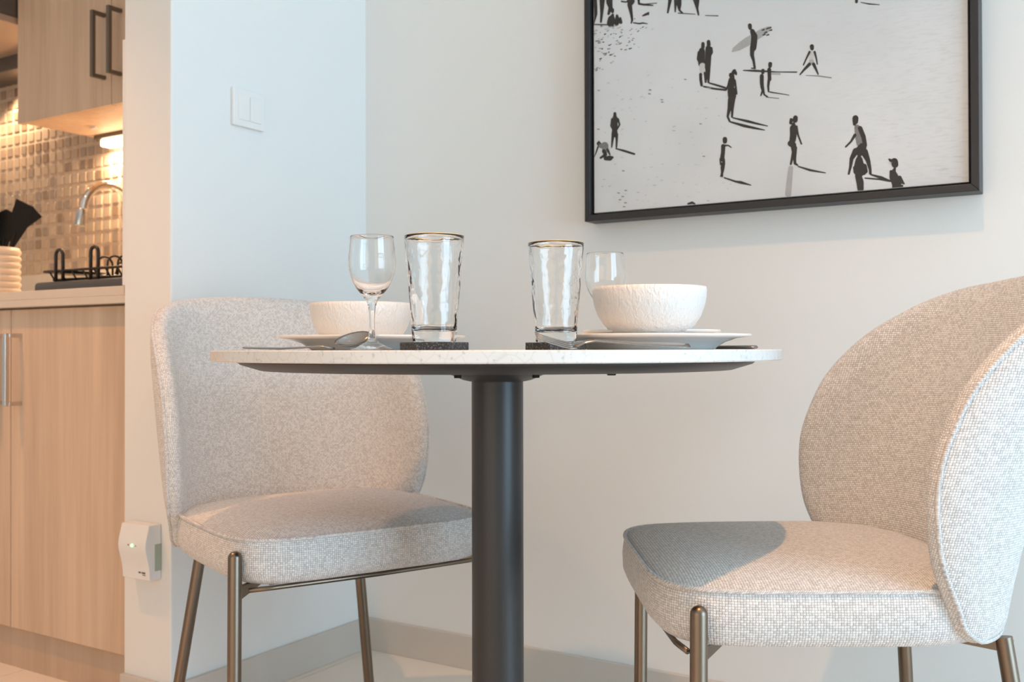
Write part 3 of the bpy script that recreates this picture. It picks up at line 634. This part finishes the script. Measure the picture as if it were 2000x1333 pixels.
# ------------------------------------------------------------------ tableware
def mirrored(fn): pass
PLP = [(0, 0), (.088, 0), (.0905, .0015), (.093, .004), (.103, .010), (.120, .0155), (.1385, .0178), (.1400, .0195), (.1392, .0212), (.136, .0210), (.118, .0172), (.104, .0115), (.094, .0068), (.088, .0058), (0, .0055)]
SPP = [(0, 0), (.060, 0), (.062, .002), (.070, .0065), (.094, .0100), (.0972, .0125), (.0965, .0142), (.092, .0135), (.072, .0085), (.062, .0048), (0, .0045)]
def plate(name, label, prof, u, d, z, group=None):
    t = bmesh.new(); lathe(t, prof, 96); o = build(name, t, M_porc, None, True, loc=W(u, d, z)); tag(o, label, 'plate', group); return o
plate('dinner_plate', 'wide white dinner plate under the left bowl', PLP, -.2087, 1.480, TZ, 'white dinner plates')
plate('dinner_plate', 'wide white dinner plate under the smaller plate and right bowl', PLP, .194, 1.396, TZ, 'white dinner plates')
plate('side_plate', 'small white plate between the right bowl and its dinner plate', SPP, .1950, 1.397, TZ + .0130)
def bowl(label, u, d, z):
    rr = .0765
    prof = [(0, 0), (.043, 0), (.0455, .0012), (.052, .0055), (.0605, .0135), (.0685, .0255), (.0735, .039), (rr - .0004, .052), (rr, .060), (rr - .0006, .0645), (rr - .0022, .0645), (rr - .0035, .058), (.0700, .039), (.0645, .0255), (.056, .013), (.044, .0065), (0, .0045)]
    import bisect
    b = bmesh.new(); lathe(b, prof, 96); o = build('soup_bowl', b, M_bowl, None, True, loc=W(u, d, z)); tag(o, label, 'bowl', 'embossed white bowls'); return o
bowl('white embossed bowl directly on the left dinner plate behind the wine glass', -.2280, 1.502, TZ + .0062)
bowl('white embossed bowl on the stacked plates beside the right tumbler', .1845, 1.335, TZ + .0190)
def coaster(label, u, d, rz):
    b = bmesh.new(); n = 6; r = .0415
    lo = [b.verts.new((r * math.cos(2 * PI * k / n), r * math.sin(2 * PI * k / n), 0)) for k in range(n)]; hi = [b.verts.new((v_.co.x, v_.co.y, .0095)) for v_ in lo]
    b.faces.new(lo[::-1]); b.faces.new(hi)
    for k in range(n): b.faces.new((lo[k], lo[(k + 1) % n], hi[(k + 1) % n], hi[k]))
    o = build('coaster', b, M_granite, None, loc=W(u, d, TZ), bevel=.0008); o.rotation_euler = (0, 0, rz); tag(o, label, 'coaster', 'hexagonal stone coasters')
def tumbler(label, u, d, z):
    t = thing('tumbler', label, 'glass', W(u, d, z), R.uniform(0, 3), 'gold rimmed tumblers')
    H = .1275; r0, r1 = .0262, .0362
    outer = [(0, 0), (r0 - .0015, 0), (r0, .0012)]
    for k in range(1, 25): s = k / 24; outer.append((r0 + (r1 - r0) * s ** 1.05, .0012 + (H - .0012) * s))
    inner = []
    for k in range(24, -1, -1):
        s = k / 24; inner.append((r0 + (r1 - r0) * s ** 1.05 - .0014, .017 + (H - .017) * s))
    inner[0] = (r1 - .0016, H - .0002)
    inner += [(r0 - .005, .0138), (0, .0125)]
    ph = R.uniform(0, 6)
    def rf(i, a, z):
        if z < .02 and i > 26: return 0
        w = min(1, z / .02) * min(1, (H - z) / .008 + .05)
        if i < 27: return w * .00014 * (math.sin(7 * a + 60 * z + ph) + .8 * math.sin(4 * a - 90 * z + ph) + .6 * math.sin(13 * a + 130 * z))
        return w * .00016 * (math.sin(5 * a - 75 * z + ph) + .8 * math.sin(9 * a + 110 * z))
    b = bmesh.new(); lathe(b, outer + inner, 96, False, rf); build('glass_body', b, M_hglass, t, True)
    b = bmesh.new(); n = 96; rad = [(.0009 * math.cos(2 * PI * k / 8), .0005 * math.sin(2 * PI * k / 8)) for k in range(8)]
    lathe(b, [(r1 - .0009 + x_, H + .0002 + z_) for x_, z_ in rad], n, True); build('gold_rim', b, M_gold, t, True)['label'] = 'thin gold rim'
coaster('dark stone hexagonal coaster under the left tumbler', -.0935, 1.196, .62)
coaster('dark stone hexagonal coaster under the right tumbler, behind the fork', .0567, 1.279, .85)
tumbler('left gold rimmed hammered glass tumbler beside the wine glass', -.0935, 1.196, TZ + .0097)
tumbler('right gold rimmed hammered glass tumbler behind the fork', .0567, 1.279, TZ + .0097)
def wineglass(label, u, d, s=1):
    prof = [(0, 0), (.0290, 0), (.0300, .0008), (.0292, .0018), (.020, .0046), (.009, .0100), (.0052, .0135), (.0046, .018), (.0038, .028), (.0039, .044), (.0046, .056), (.0062, .063), (.0100, .069), (.0180, .0775), (.0250, .088), (.0300, .101), (.0318, .113), (.0312, .127), (.0295, .141), (.0288, .1500), (.0284, .1510), (.0278, .1500),
            (.0284, .141), (.0300, .127), (.0306, .113), (.0288, .101), (.0236, .0890), (.0165, .080), (.008, .0745), (0, .0730)]
    b = bmesh.new(); lathe(b, [(r * s, z * s) for r, z in prof], 96); o = build('wine_glass', b, M_glass, None, True, loc=W(u, d, TZ + .0001))
    sb = o.modifiers.new('smooth', 'SUBSURF'); sb.levels = 1; sb.render_levels = 1
    tag(o, label, 'glass', 'short stemmed wine glasses')
wineglass('clear stemmed wine glass standing in front of the left bowl', -.1810, 1.285, .978)
wineglass('clear stemmed wine glass standing behind the right bowl', .1460, 1.555, 1.0)

def sweep_flat(bm, rows):                # rows: (pos, width, thickness, lateral, normal) -> lofted flattened tube
    rings = []
    for (p, w, t, s, n_) in rows:
        rings.append([bm.verts.new(p + s * (w / 2 * math.cos(2 * PI * k / 12)) + n_ * (t / 2 * math.sin(2 * PI * k / 12))) for k in range(12)])
    for A_, B_ in zip(rings, rings[1:]):
        for k in range(12): bm.faces.new((A_[k], A_[(k + 1) % 12], B_[(k + 1) % 12], B_[k]))
    bm.faces.new(rings[0]); bm.faces.new(rings[-1])
X_, Y_, Z_ = Vector((1, 0, 0)), Vector((0, 1, 0)), Vector((0, 0, 1))
def place_cutlery(t, p0, p1):
    a = math.atan2((p1 - p0).y, (p1 - p0).x); t.rotation_euler = (0, 0, a); t.location = p0
def spoon():
    p0 = W(-.350, 1.292, TZ + .0002); p1 = W(-.190, 1.322, TZ + .0002)
    t = thing('spoon', 'steel spoon lying beside the left plate, its bowl behind the wine glass', 'cutlery'); place_cutlery(t, p0, p1)
    L = (p1 - p0).length
    bm = bmesh.new()
    sweep_flat(bm, [(Vector((s * (L - .045), 0, h)), w, th, Y_, Z_) for s, w, th, h in ((0, .010, .0024, .0035), (.03, .015, .003, .0034), (.4, .012, .003, .0024), (.7, .008, .0028, .0040), (.85, .006, .003, .0050), (1, .008, .003, .0020))])
    build('handle', bm, M_cutlery, t, True)
    bm = bmesh.new(); n, m_ = 24, 8; c = Vector((L - .020, 0, 0)); tilt = Matrix.Rotation(-.20, 3, 'Y') @ Matrix.Rotation(.55, 3, 'X')
    def sp(r, a, off): 
        x = .026 * r * math.cos(a); y = .0165 * r * math.sin(a) * (1 + .12 * math.cos(a)); z = .0085 * (r * r - 1) + off
        q = tilt @ Vector((x, y, z)); return q + c + Vector((0, 0, .0148))
    top = [[bm.verts.new(sp(i / m_, 2 * PI * k / n, .0006)) for k in range(n)] for i in range(1, m_ + 1)]
    bot = [[bm.verts.new(sp(i / m_, 2 * PI * k / n, -.0006)) for k in range(n)] for i in range(1, m_ + 1)]
    for g_, ctr in ((top, sp(0, 0, .0006)), (bot, sp(0, 0, -.0006))):
        cv = bm.verts.new(ctr)
        for k in range(n): bm.faces.new((cv, g_[0][k], g_[0][(k + 1) % n]))
        for i in range(m_ - 1):
            for k in range(n): bm.faces.new((g_[i][k], g_[i][(k + 1) % n], g_[i + 1][(k + 1) % n], g_[i + 1][k]))
    for k in range(n): bm.faces.new((top[-1][k], top[-1][(k + 1) % n], bot[-1][(k + 1) % n], bot[-1][k]))
    build('spoon_bowl', bm, M_cutlery, t, True)
spoon()
def fork():
    p0 = W(.218, 1.222, TZ + .0002); p1 = W(.0275, 1.196, TZ + .0002)
    t = thing('fork', 'steel fork with raised tines in front of the right tumbler', 'cutlery'); place_cutlery(t, p0, p1)
    L = (p1 - p0).length
    bm = bmesh.new()
    sweep_flat(bm, [(Vector((x_, 0, h)), w, th, Y_, Z_) for x_, w, th, h in ((0, .011, .002, .0022), (.01, .015, .0024, .0024), (L * .35, .011, .0026, .0044), (L * .52, .008, .0028, .0076), (L * .62, .0065, .003, .0088), (L * .68, .008, .003, .0072), (L * .76, .019, .0022, .0028))])
    build('handle', bm, M_cutlery, t, True)
    t.rotation_euler = (-.42, 0, t.rotation_euler.z); t.location.z += .0030
    for k in range(4):
        y = (k - 1.5) * .0058; bm = bmesh.new()
        sweep_flat(bm, [(Vector((L * q, y * f_, h)), w, th, Y_, (Z_ + X_ * .3).normalized()) for q, f_, w, th, h in ((.74, .9, .0062, .0022, .0030), (.79, 1, .0042, .0022, .0026), (.86, 1, .0034, .0020, .0062), (.94, 1, .0030, .0018, .0112), (1, 1, .0018, .0014, .0160))])
        build('tine', bm, M_cutlery, t, True)
fork()
def knife():
    p0 = W(.3475, 1.418, TZ + .0002); p1 = W(.205, 1.568, TZ + .0002)
    t = thing('knife', 'steel knife with its handle end showing right of the plates', 'cutlery'); place_cutlery(t, p0, p1)
    L = (p1 - p0).length
    bm = bmesh.new(); sweep_flat(bm, [(Vector((s * L * .55, 0, .0030)), w, th, Y_, Z_) for s, w, th in ((0, .013, .005), (.02, .0165, .0056), (.5, .014, .0055), (1, .010, .005))]); build('handle', bm, M_cutlery, t, True)
    bm = bmesh.new(); sweep_flat(bm, [(Vector((L * s, o_, .0026)), w, th, Y_, Z_) for s, o_, w, th in ((.54, 0, .010, .003), (.6, .001, .017, .002), (.85, .001, .018, .0016), (.97, .003, .010, .0012), (1, .005, .004, .001))]); build('blade', bm, M_cutlery, t, True)
knife()

# ------------------------------------------------------------------ chairs
def seat_outline(a):
    # plan outline of the seat (x forward): rounded square, front slightly bowed, back rounder
    c, s = math.cos(a), math.sin(a)
    n = 5.2 if c > 0 else 3.6
    r = 1 / ((abs(c) ** n + abs(s) ** n) ** (1 / n))
    x = c * r; y = s * r
    wid = .226 + .006 * (-x) 
    return Vector((x * (.212 if x > 0 else .222), y * wid, 0))
def seat_obj(parent):
    bm = bmesh.new(); uvl = bm.loops.layers.uv.new('UVMap'); N = 120
    O = [seat_outline(2 * PI * k / N) for k in range(N)]
    arc = [0]
    for k in range(N): arc.append(arc[-1] + (O[(k + 1) % N] - O[k]).length)
    def ring(inset, z):
        out = []
        for k in range(N):
            t = (O[(k + 1) % N] - O[k - 1]).normalized(); nrm = Vector((t.y, -t.x, 0)); p = O[k] - nrm * inset; out.append((p.x, p.y, z))
        return out
    # top crown
    def crown(r): return .466 + .019 * (1 - r ** 5)
    tops = []
    for i in range(1, 15):
        r = i / 14; tops.append([(o.x * r, o.y * r, crown(r)) for o in O])
    sides = [ring(-.001, .465), ring(-.004, .457), ring(-.006, .440), ring(-.005, .420), ring(.000, .408), ring(.008, .400), ring(.020, .3965)]
    def addring(co): return [bm.verts.new(c) for c in co]
    tv = [addring(c) for c in tops]; cv = bm.verts.new((0, 0, crown(0)))
    def face(vs, uvs):
        f = bm.faces.new(vs); f.smooth = True
        for l, u in zip(f.loops, uvs): l[uvl].uv = u
    pl = lambda v: (v.co.x, v.co.y)
    for k in range(N):
        a_, b_ = tv[0][k], tv[0][(k + 1) % N]; face((cv, a_, b_), [pl(cv), pl(a_), pl(b_)])
    for i in range(len(tv) - 1):
        for k in range(N):
            q = (tv[i][k], tv[i][(k + 1) % N], tv[i + 1][(k + 1) % N], tv[i + 1][k]); face(q, [pl(v) for v in q])
    sv = [tv[-1]] + [addring(c) for c in sides]
    for i in range(len(sv) - 1):
        for k in range(N):
            q = (sv[i][k], sv[i][(k + 1) % N], sv[i + 1][(k + 1) % N], sv[i + 1][k])
            z0 = -i * .010 if i else 0; z1 = -(i + 1) * .010; zz0 = sv[i][0].co.z; zz1 = sv[i + 1][0].co.z
            face(q, [(arc[k], zz0), (arc[k + 1], zz0), (arc[k + 1], zz1 - .0), (arc[k], zz1)])
    f = bm.faces.new(sv[-1]); 
    seat = build('seat', bm, M_fab, parent)
    bm = bmesh.new(); pts = ring(-.002, .4665); tube(bm, pts, .0030, 8, True)
    uvl = bm.loops.layers.uv.new('UVMap')
    for f in bm.faces:
        for l in f.loops: l[uvl].uv = (l.vert.co.x * 1.3 + l.vert.co.z, l.vert.co.y * 1.3 - l.vert.co.z)
    build('piping', bm, M_fab, seat, True)
    return seat
# backrest: plan curve = superellipse arc, tabulated by arc length
BA, BB = .232, .243
def plan_table():
    tab = []; s = 0; prev = None
    for k in range(4001):
        q = k / 4000; eta = q                 # walk by angle with fine steps
        ph = (eta ** 1.6) * PI / 2
        X = BA * (1 - abs(math.cos(ph)) ** .75); Y = BB * abs(math.sin(ph)) ** .75
        if prev: s += math.hypot(X - prev[0], Y - prev[1])
        tab.append((s, X, Y)); prev = (X, Y)
    return tab
TAB = plan_table()
import bisect
TS_ = [t[0] for t in TAB]
def plan(s):
    a_ = abs(s); 
    if a_ >= TS_[-1]: X = TAB[-1][1] + (a_ - TS_[-1]); Y = BB
    else:
        i = max(1, bisect.bisect_left(TS_, a_)); t0, t1 = TAB[i - 1], TAB[i]; f = (a_ - t0[0]) / max(1e-9, t1[0] - t0[0])
        X = t0[1] + (t1[1] - t0[1]) * f; Y = t0[2] + (t1[2] - t0[2]) * f
    return X, math.copysign(Y, s)
def s_of_x(xx):
    for t in TAB:
        if t[1] >= xx: return t[0]
    return TS_[-1] + xx - TAB[-1][1]
def xc(z): return -.236 - .150 * max(0, (z - .43) / .43) ** 1.25
EDGE = [(.405, -.147), (.420, -.129), (.445, -.119), (.50, -.097), (.56, -.090), (.61, -.094), (.655, -.109), (.70, -.131), (.74, -.163), (.775, -.202), (.805, -.248), (.828, -.292), (.845, -.337)]
right = [(s_of_x(x - xc(z)), z) for z, x in EDGE]
outl = [(0, .400), (.10, .400), (.17, .400), (.225, .400)] + right + [(right[-1][0] * .62, .8535), (right[-1][0] * .3, .8575), (0, .8585)]
outl = outl + [(-s, z) for s, z in outl[-2:0:-1]]
def resample(poly, N):
    P_ = [Vector((a_, b_)) for a_, b_ in poly]; 
    # closed catmull-rom densify
    D = []
    n = len(P_)
    for i in range(n):
        p0, p1, p2, p3 = P_[i - 1], P_[i], P_[(i + 1) % n], P_[(i + 2) % n]
        for q in range(12):
            t = q / 12; D.append(.5 * ((2 * p1) + (p2 - p0) * t + (2 * p0 - 5 * p1 + 4 * p2 - p3) * t * t + (3 * p1 - p0 - 3 * p2 + p3) * t ** 3))
    L = [0]
    for i in range(len(D)): L.append(L[-1] + (D[(i + 1) % len(D)] - D[i]).length)
    out = []; j = 0
    for k in range(N):
        tt = L[-1] * k / N
        while L[j + 1] < tt: j += 1
        f = (tt - L[j]) / (L[j + 1] - L[j]); out.append(D[j].lerp(D[(j + 1) % len(D)], f))
    return out
def surf(s, z):
    X, Y = plan(s); return Vector((xc(z) + X, Y, z))
def snorm(s, z):
    e = .004; a_ = surf(s + e, z) - surf(s - e, z); b_ = surf(s, z + e) - surf(s, z - e); n_ = a_.cross(b_).normalized(); return n_
def backrest(parent):
    N = 200; E = resample(outl, N); C0 = Vector((0, .62)); Tt = .021
    rs = [.08, .2, .32, .44, .55, .65, .74, .81, .87, .91, .94, .962, .978, .989, .996, 1.0]
    bm = bmesh.new(); uvl = bm.loops.layers.uv.new('UVMap')
    def thick(r): return Tt * (1 - r ** 14) ** .42 if r < 1 else 0
    sidev = []
    for sg in (1, -1):
        rings = []
        for r in rs[:-1]:
            ring = []
            for k_, e in enumerate(E):
                q = C0 + (e - C0) * r; nn = snorm(q.x, q.y); P_ = surf(q.x, q.y) + nn * thick(r) * sg
                if rings and r > .87:
                    pv, pu = rings[-1][k_]; dd = (e - C0).normalized() * (P_ - pv.co).length; u_ = (pu[0] + dd.x, pu[1] + dd.y)
                else: u_ = (q.x, q.y)
                ring.append((bm.verts.new(P_), u_))
            rings.append(ring)
        q = C0; c = (bm.verts.new(surf(q.x, q.y) + snorm(q.x, q.y) * Tt * sg), (q.x, q.y)); sidev.append((rings, c))
    def face(q):
        f = bm.faces.new([v for v, _ in q]); f.smooth = True
        for l, (_, u) in zip(f.loops, q): l[uvl].uv = u
    edge = []
    for e in E: edge.append((bm.verts.new(surf(e.x, e.y)), (e.x, e.y)))
    for rings, c in sidev:
        last = []
        for k_, e in enumerate(E):
            pv, pu = rings[-1][k_]; dd = (e - C0).normalized() * (edge[k_][0].co - pv.co).length; last.append((edge[k_][0], (pu[0] + dd.x, pu[1] + dd.y)))
        rr = rings + [last]
        for k in range(N): face((c, rr[0][k], rr[0][(k + 1) % N]))
        for i in range(len(rr) - 1):
            for k in range(N): face((rr[i][k], rr[i][(k + 1) % N], rr[i + 1][(k + 1) % N], rr[i + 1][k]))
    # edge-band UVs: push loops outward so that the weave does not smear across the thickness
    back = build('backrest', bm, M_fab, parent)
    for sg, r in ((1, .972), (-1, .985)):
        bm = bmesh.new(); pts = []
        for e in E:
            q = C0 + (e - C0) * r; nn = snorm(q.x, q.y); pts.append(surf(q.x, q.y) + nn * (thick(r) + .0008) * sg)
        if sg == 1: 
            bm.free(); continue
        tube(bm, pts, .0031, 8, True); uvl = bm.loops.layers.uv.new('UVMap')
        for f in bm.faces:
            for l in f.loops: l[uvl].uv = (l.vert.co.y * 1.3 + l.vert.co.x, l.vert.co.z * 1.3)
        build('piping', bm, M_fab, back, True)
    return back
def make_chair(label, loc, rz):
    t = thing('dining_chair', label, 'chair', loc, rz, 'dining chairs at the round table')
    seat_obj(t); backrest(t)
    for s in (1, -1):
        bm = bmesh.new(); r = .0104; cx, cy = .172, .2225 * s
        pts = [(cx + .004, cy + .004 * s, .0)] + [(cx, cy, .441)] + [(cx, cy, .441 + .0104 * math.sin(PI / 2 * k / 5)) for k in range(1, 6)]
        rad = [r, r] + [max(.0008, r * math.cos(PI / 2 * k / 5)) for k in range(1, 6)]
        tube(bm, pts, rad, 24); build('leg', bm, M_bronze, t, auto=50)
        bm = bmesh.new(); tube(bm, [(-.222, .155 * s, .392), (-.262, .208 * s, 0)], .0104, 24); build('leg', bm, M_bronze, t, auto=50)
        # bracket from the front leg inward under the seat
        bm = bmesh.new()
        P = [(cx - .003, cy - .008 * s, .398), (cx - .003, cy - .008 * s, .378), (cx - .045, cy - .060 * s, .391), (cx - .045, cy - .060 * s, .397)]
        v0 = [bm.verts.new((p[0] + .003, p[1] + .002, p[2])) for p in P]; v1 = [bm.verts.new((p[0] - .003, p[1] - .002, p[2])) for p in P]
        bm.faces.new(v0); bm.faces.new(v1[::-1])
        for k in range(4): bm.faces.new((v0[k], v0[(k + 1) % 4], v1[(k + 1) % 4], v1[k]))
        build('bracket', bm, M_bronze, t, bevel=.0008)
        bm = bmesh.new()
        P = [(-.12, .12 * s, .397), (-.12, .12 * s, .388), (-.232, .158 * s, .372), (-.232, .158 * s, .390)]
        v0 = [bm.verts.new((p[0], p[1] + .003, p[2])) for p in P]; v1 = [bm.verts.new((p[0], p[1] - .003, p[2])) for p in P]
        bm.faces.new(v0); bm.faces.new(v1[::-1])
        for k in range(4): bm.faces.new((v0[k], v0[(k + 1) % 4], v1[(k + 1) % 4], v1[k]))
        build('bracket', bm, M_bronze, t, bevel=.0008)
    bm = bmesh.new(); box(bm, .120, .160, -.165, .165, .3905, .3965); box(bm, -.19, -.155, -.14, .14, .3905, .3965)
    box(bm, -.155, .120, -.145, -.115, .3905, .3965); box(bm, -.155, .120, .115, .145, .3905, .3965); build('seat_frame', bm, M_bronze, t, bevel=.001)
    bm = bmesh.new(); tube(bm, [(.182, -.205, .3925), (.190, -.17, .3935), (.196, 0, .3935), (.190, .17, .3935), (.182, .205, .3925)], .0038, 10); build('front_rail', bm, M_bronze, t, True)
    return t
def copy_tree(o, parent=None):
    c = o.copy(); COL.objects.link(c); c.parent = parent
    for ch in list(o.children): copy_tree(ch, c)
    return c
def yaw(u, d):                           # facing direction given in view axes -> world yaw
    v_ = RT * u + FW * d; return math.atan2(v_.y, v_.x)
c1 = make_chair('left woven grey dining chair facing the table, its whole curved back in view', W(-.323, 1.746), yaw(.555, -.832))
c2 = copy_tree(c1); c2.location = W(.385, 1.388); c2.rotation_euler = (0, 0, yaw(-1, -.02))
c2['label'] = 'right woven grey dining chair seen side on, cut by the right picture edge'
